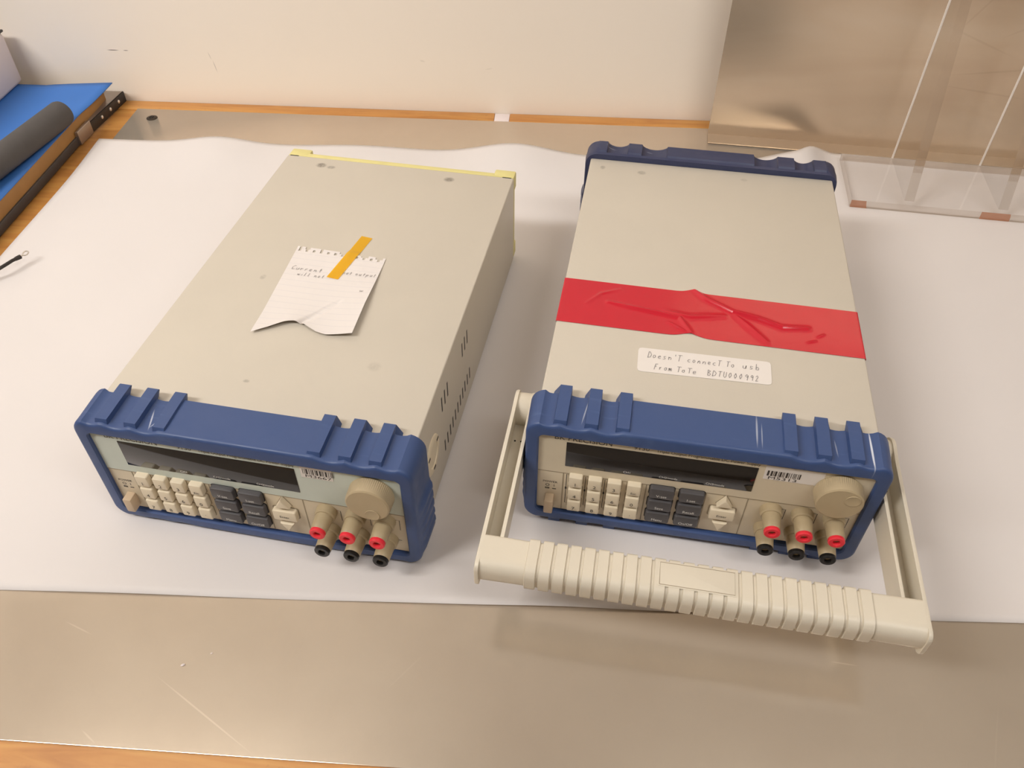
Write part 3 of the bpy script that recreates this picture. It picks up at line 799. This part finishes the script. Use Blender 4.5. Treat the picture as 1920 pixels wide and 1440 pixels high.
# handwritten sticker
mb = MB(); zl = ZT + .0004
c4 = [(-.0466, .0641), (.0427, .0663), (.0428, .0888), (-.0471, .0879)]
def lab(u, v):
    a = [c4[0][i]+(c4[1][i]-c4[0][i])*u for i in (0, 1)]; b = [c4[3][i]+(c4[2][i]-c4[3][i])*u for i in (0, 1)]
    return (a[0]+(b[0]-a[0])*v, a[1]+(b[1]-a[1])*v)
mb.prism([lab(u, v) for u, v in [(p[0], p[1]) for p in [(a, b) for a, b in rr2(0, 1, 0, 1, .001)]]] if False else
         [lab(*p) for p in [(0, .12), (.008, .03), (.03, 0), (.97, 0), (.992, .03), (1, .12), (1, .88), (.992, .97), (.97, 1), (.03, 1), (.008, .97), (0, .88)]], lambda u, v, t: (u, v, t), ZT+.0001, zl, 0)
lf = lambda a, b: (a, b, zl + .0001)
handwrite(mb, "Doesn'T", lf, -.0405, .0785, .0062, .0036, .0005, 1, rnd)
handwrite(mb, 'connecT', lf, -.0135, .0785, .0056, .0034, .0005, 1, rnd)
handwrite(mb, 'To', lf, .0125, .0788, .0054, .0036, .0005, 1, rnd)
handwrite(mb, 'usb', lf, .0235, .0790, .0062, .0044, .0005, 1, rnd)
handwrite(mb, 'From', lf, -.0355, .0676, .0056, .0034, .0005, 1, rnd)
handwrite(mb, 'ToTe', lf, -.0205, .0676, .0052, .0038, .0005, 1, rnd)
handwrite(mb, 'BDTU000992', lf, .0000, .0680, .0054, .0036, .0005, 1, rnd)
o = mb.build('sticker', [M['label'], M['pen']], loc=L2, rot=R2, smooth=0)
tag(o, 'white sticker with two handwritten lines in front of the red tape', 'sticker')

# ------------------------------------------------------------------ left edge: board with blue mat, foam tube, box, wire
sk = .022
rack = empty('board_frame', T(-.20, -.30, 0), (0, 0, TY))
tag(rack, 'brown board on a dark metal frame along the left bench edge', 'board')
def K(x, y, z): return (x + .20, y + .30, z)
mb = MB()
def quadbox(mb, pts, z0, z1, m=0):
    mb.prism([(p[0]+.20, p[1]+.30) for p in pts], lambda u, v, t: (u, v, t), z0, z1, m, .0006)
quadbox(mb, [(-.45, -.75), (-.0340, -.75), (-.0345, -.004), (-.45, -.004)], .0092, .0245); mb.build('board', M['brown'], rack)
mb = MB(); quadbox(mb, [(-.065, -.75), (-.0318, -.75), (-.0322, -.0640), (-.065, -.0640)], -.0004, .0092); mb.build('frame_rail', M['steelframe'], rack)
mb = MB(); quadbox(mb, [(-.44, -.75), (-.40, -.75), (-.40, .0190), (-.44, .0190)], -.0004, .0092); mb.build('frame_rail', M['steelframe'], rack)
mb = MB()
quadbox(mb, [(-.060, -.062), (-.0295, -.062), (-.0222, .0195), (-.060, .0195)], .0106, .0124, 1)
quadbox(mb, [(-.0310, -.062), (-.0295, -.062), (-.0222, .0195), (-.0240, .0195)], -.0004, .0124, 0)
br = mb.build('slotted_angle', [M['blacksteel'], M['galv']], rack); br['label'] = 'black slotted steel angle'
for t in (.30, .55, .80):
    yy = -.062 + .0815*t; xx = -.0295 + .0073*t
    p = K(xx+.0002, yy, .0062)
    MB().lathe([(.0022, -.0005), (.0022, .0004), (.0014, .0010), (.0001, .0012)], 16, 0, Matrix.Translation(p) @ Matrix.Rotation(math.pi/2, 4, 'Y')).build('rivet', M['bright'], br)
mb = MB(); quadbox(mb, [(-.0335, -.0930), (-.0300, -.0930), (-.0288, -.0630), (-.0335, -.0630)], -.0004, .0150); mb.build('joining_plate', M['galv'], rack)['label'] = 'bare grey joining plate'

# blue mat on the board, its far corner lifting
def mat_pt(u, v):
    x = -.45 + u*(.4155) ; y = -.75 + v*.752
    xr = -.0345 + .012*max(0, (v-.9)/.1)**1.5
    x = -.45 + u*(xr+.45)
    z = .0254 + .0062*max(0.0, (v-.93)/.07)**1.6*max(0.0, (u-.80)/.20)**.8
    return (x, y, z)
o = MB().grid(mat_pt, 40, 90).build('blue_mat', M['mat'], loc=TO, rot=RT, smooth=60)
sm = o.modifiers.new('thickness', 'SOLIDIFY'); sm.thickness = .0009; sm.offset = -1
tag(o, 'blue mat on the brown board at the left edge, corner lifted', 'mat')
# foam tube
p0 = Vector((-.0375, -.0925, .0256+.0142)); d = Vector((-.0549+.0364, -.2057+.0921, 0)).normalized()
tub = empty('foam_tube', T(p0.x, p0.y, p0.z), RT)
tag(tub, 'dark grey foam tube lying on the blue mat', 'tube')
n = 36; r = .0142
q_ = d.to_track_quat('Z', 'Y').to_matrix().to_4x4()
MB().lathe([(r*.78, 0.0004), (r*.93, .0005), (r, .004), (r, .20), (r, .45), (r*.95, .451)], 40, 0, q_).build('tube_body', M['foam'], tub)
MB().lathe([(r*.80, 0.0), (r*.3, -.0004), (.0002, -.0004)], 40, 0, q_).build('cut_end', M['foamend'], tub)
# white box
bx = empty('white_box', T(-.205, -.11, .0256), RT)
tag(bx, 'white box with dark lid edge standing on the blue mat in the corner', 'box')
MB().box(-.065, .065, -.12, .120, .0002, .0610, .005, 0, 3).build('box_body', M['whitebox'], bx)
MB().box(-.0655, .0656, -.1210, .1205, .0611, .0640, .001, 0).build('lid', M['blacksteel'], bx)
# wire with ring terminal
wr = empty('ring_terminal_lead', T(.0079, -.3459, .0005), RT)
tag(wr, 'black lead with a ring terminal on the white paper, left', 'wire')
def WP(x, y, z): return (x-.0079, y+.3459, z-.0005)
MB().tube([WP(-.016, -.372, .004), WP(-.006, -.360, .0085), WP(.0008, -.352, .0102), WP(.0074, -.3462, .0118), WP(.0110, -.3400, .0122), WP(.0135, -.3335, .0120), WP(.0160, -.3295, .0118)], .0016, 12).build('wire', M['cord'], wr)
MB().tube([WP(.0150, -.3310, .0119), WP(.0166, -.3285, .0118), WP(.0180, -.3262, .0117)], [.0018, .0021, .0021], 12).build('crimp_sleeve', M['cord'], wr)
mb = MB(); cpt = Vector(WP(.0200, -.3205, .0116))
mb.tube([cpt + Vector((.0024*math.cos(a), .0030*math.sin(a), .0004*math.sin(a))) for a in [2*math.pi*k/28 for k in range(28)]], .0006, 8, 0, True)
mb.tube([WP(.0177, -.3266, .0117), WP(.0188, -.3240, .0117)], .0009, 10)
mb.build('ring_terminal', M['tin'], wr)['label'] = 'bright ring terminal'

# crumbs of white plastic on the metal
for (x, y, r, lab_) in ((.3116, -.7152, .0014, 'larger white crumb on the metal bench top'), (.3269, -.7064, .0008, 'smaller white crumb on the metal bench top')):
    mb = MB().lathe([(r*.8, 0), (r, r*.4), (r*.5, r*.9), (.0001, r)], 8, 0, Matrix.Rotation(.5, 4, 'Z') @ Matrix.Diagonal((1, .6, .7, 1)))
    tag(mb.build('crumb', M['whitebox'], loc=T(x, y, -.0001), rot=RT), lab_, 'crumb', 'white crumbs on the bench')

# ------------------------------------------------------------------ right back: steel sheet and acrylic stand
PY = TY - .0955
mb = MB()
prf = [(0, 0), (-.0222, 0), (-.0222, .0012), (-.0013, .0012), (-.0013, .52), (0, .52)]
mb.prism(prf, lambda u, v, t: (t, u, v), 0, .50, 0)
o = mb.build('steel_sheet', M['steel'], loc=T(.7055, -.0150, .0007), rot=(0, 0, PY), smooth=25)
tag(o, 'tall bent stainless steel sheet standing against the wall', 'metal sheet')

AC = T(.8402, -.1640, .0010)
ac = empty('acrylic_stand', AC, (0, 0, PY + -.008))
tag(ac, 'clear acrylic stand with triangular ribs in front of the steel sheet', 'acrylic stand')
def acr_slab(name, poly, fn, a, b, parent, lab_=None, back=False):
    mb = MB(); nn = len(poly)
    mb.add([fn(u, v, a) for u, v in poly], [list(range(nn))], 0)
    mb.add([fn(u, v, b) for u, v in poly], [list(range(nn))], 0)
    vs = [fn(u, v, a) for u, v in poly] + [fn(u, v, b) for u, v in poly]
    for i in range(nn): mb.add(vs, [[i, (i+1) % nn, nn+(i+1) % nn, nn+i]], 0 if back and i in (0, 1) else 2 if i == (3 if back else 0) else 1)
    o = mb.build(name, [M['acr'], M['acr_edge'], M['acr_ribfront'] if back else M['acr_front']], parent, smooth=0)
    bm_ = bmesh.new(); bm_.from_mesh(o.data); bmesh.ops.remove_doubles(bm_, verts=bm_.verts[:], dist=1e-6); bmesh.ops.recalc_face_normals(bm_, faces=bm_.faces[:]); bm_.to_mesh(o.data); bm_.free()
    if lab_: o['label'] = lab_
    return o
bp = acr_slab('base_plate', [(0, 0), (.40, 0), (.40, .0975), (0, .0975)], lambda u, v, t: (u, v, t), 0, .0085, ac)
for gx in (.0545, .1485, .2425):
    rb = acr_slab('rib', [(.0075, .0088), (.0970, .0088), (.0970, .2750), (.0880, .2750)], lambda u, v, t, gx=gx: (t, u, v), gx, gx+.0098, ac, back=True)
    MB().box(gx-.0001, gx+.0020, .0960, .0972, .0088, .2750, .0004).build('corner_glint_strip', M['acr_line'], rb)['label'] = 'back corner strip with its bright glint painted on'

# ------------------------------------------------------------------ light
def area(name, loc, target, sx, sy, power, c):
    l = bpy.data.lights.new(name, 'AREA'); l.shape = 'RECTANGLE'; l.size = sx; l.size_y = sy; l.energy = power; l.color = c
    o = bpy.data.objects.new(name, l); col.objects.link(o); o.location = loc
    o.rotation_euler = (math.radians(63), 0, TY); return o
WARM = (1.0, .982, .962)
area('ceiling_lamp', (-1.40, -.20, 1.69), (0, 0, 0), 1.2, .40, 60, WARM)
area('ceiling_lamp', (.75, -.40, 1.69), (0, 0, 0), 1.2, .40, 21.5, WARM)
wd = bpy.data.worlds.new('world'); scene.world = wd; wd.use_nodes = True
wd.node_tree.nodes['Background'].inputs[0].default_value = (1, .95, .9, 1); wd.node_tree.nodes['Background'].inputs[1].default_value = .2

# ------------------------------------------------------------------ camera
cam = bpy.data.cameras.new('camera'); co = bpy.data.objects.new('camera', cam); col.objects.link(co)
p, r, f = .7847, .0055, 1543.75
fwd = Vector((0, math.cos(p), -math.sin(p))); right0 = Vector((1, 0, 0)); up0 = right0.cross(fwd)
Rv = right0*math.cos(r) + up0*math.sin(r); Uv = up0*math.cos(r) - right0*math.sin(r)
mt = Matrix((Rv, Uv, -fwd)).transposed().to_4x4(); mt.translation = Vector((0, 0, .4855))
co.matrix_world = mt
cam.sensor_fit = 'HORIZONTAL'; cam.sensor_width = 36; cam.lens = 36*f/1920; cam.clip_start = .01
scene.camera = co
vs_ = scene.view_settings; scene.display_settings.display_device = 'sRGB'
vs_.view_transform = 'Standard'; vs_.look = 'None'; vs_.gamma = 1; vs_.exposure = 0.0; vs_.use_curve_mapping = False
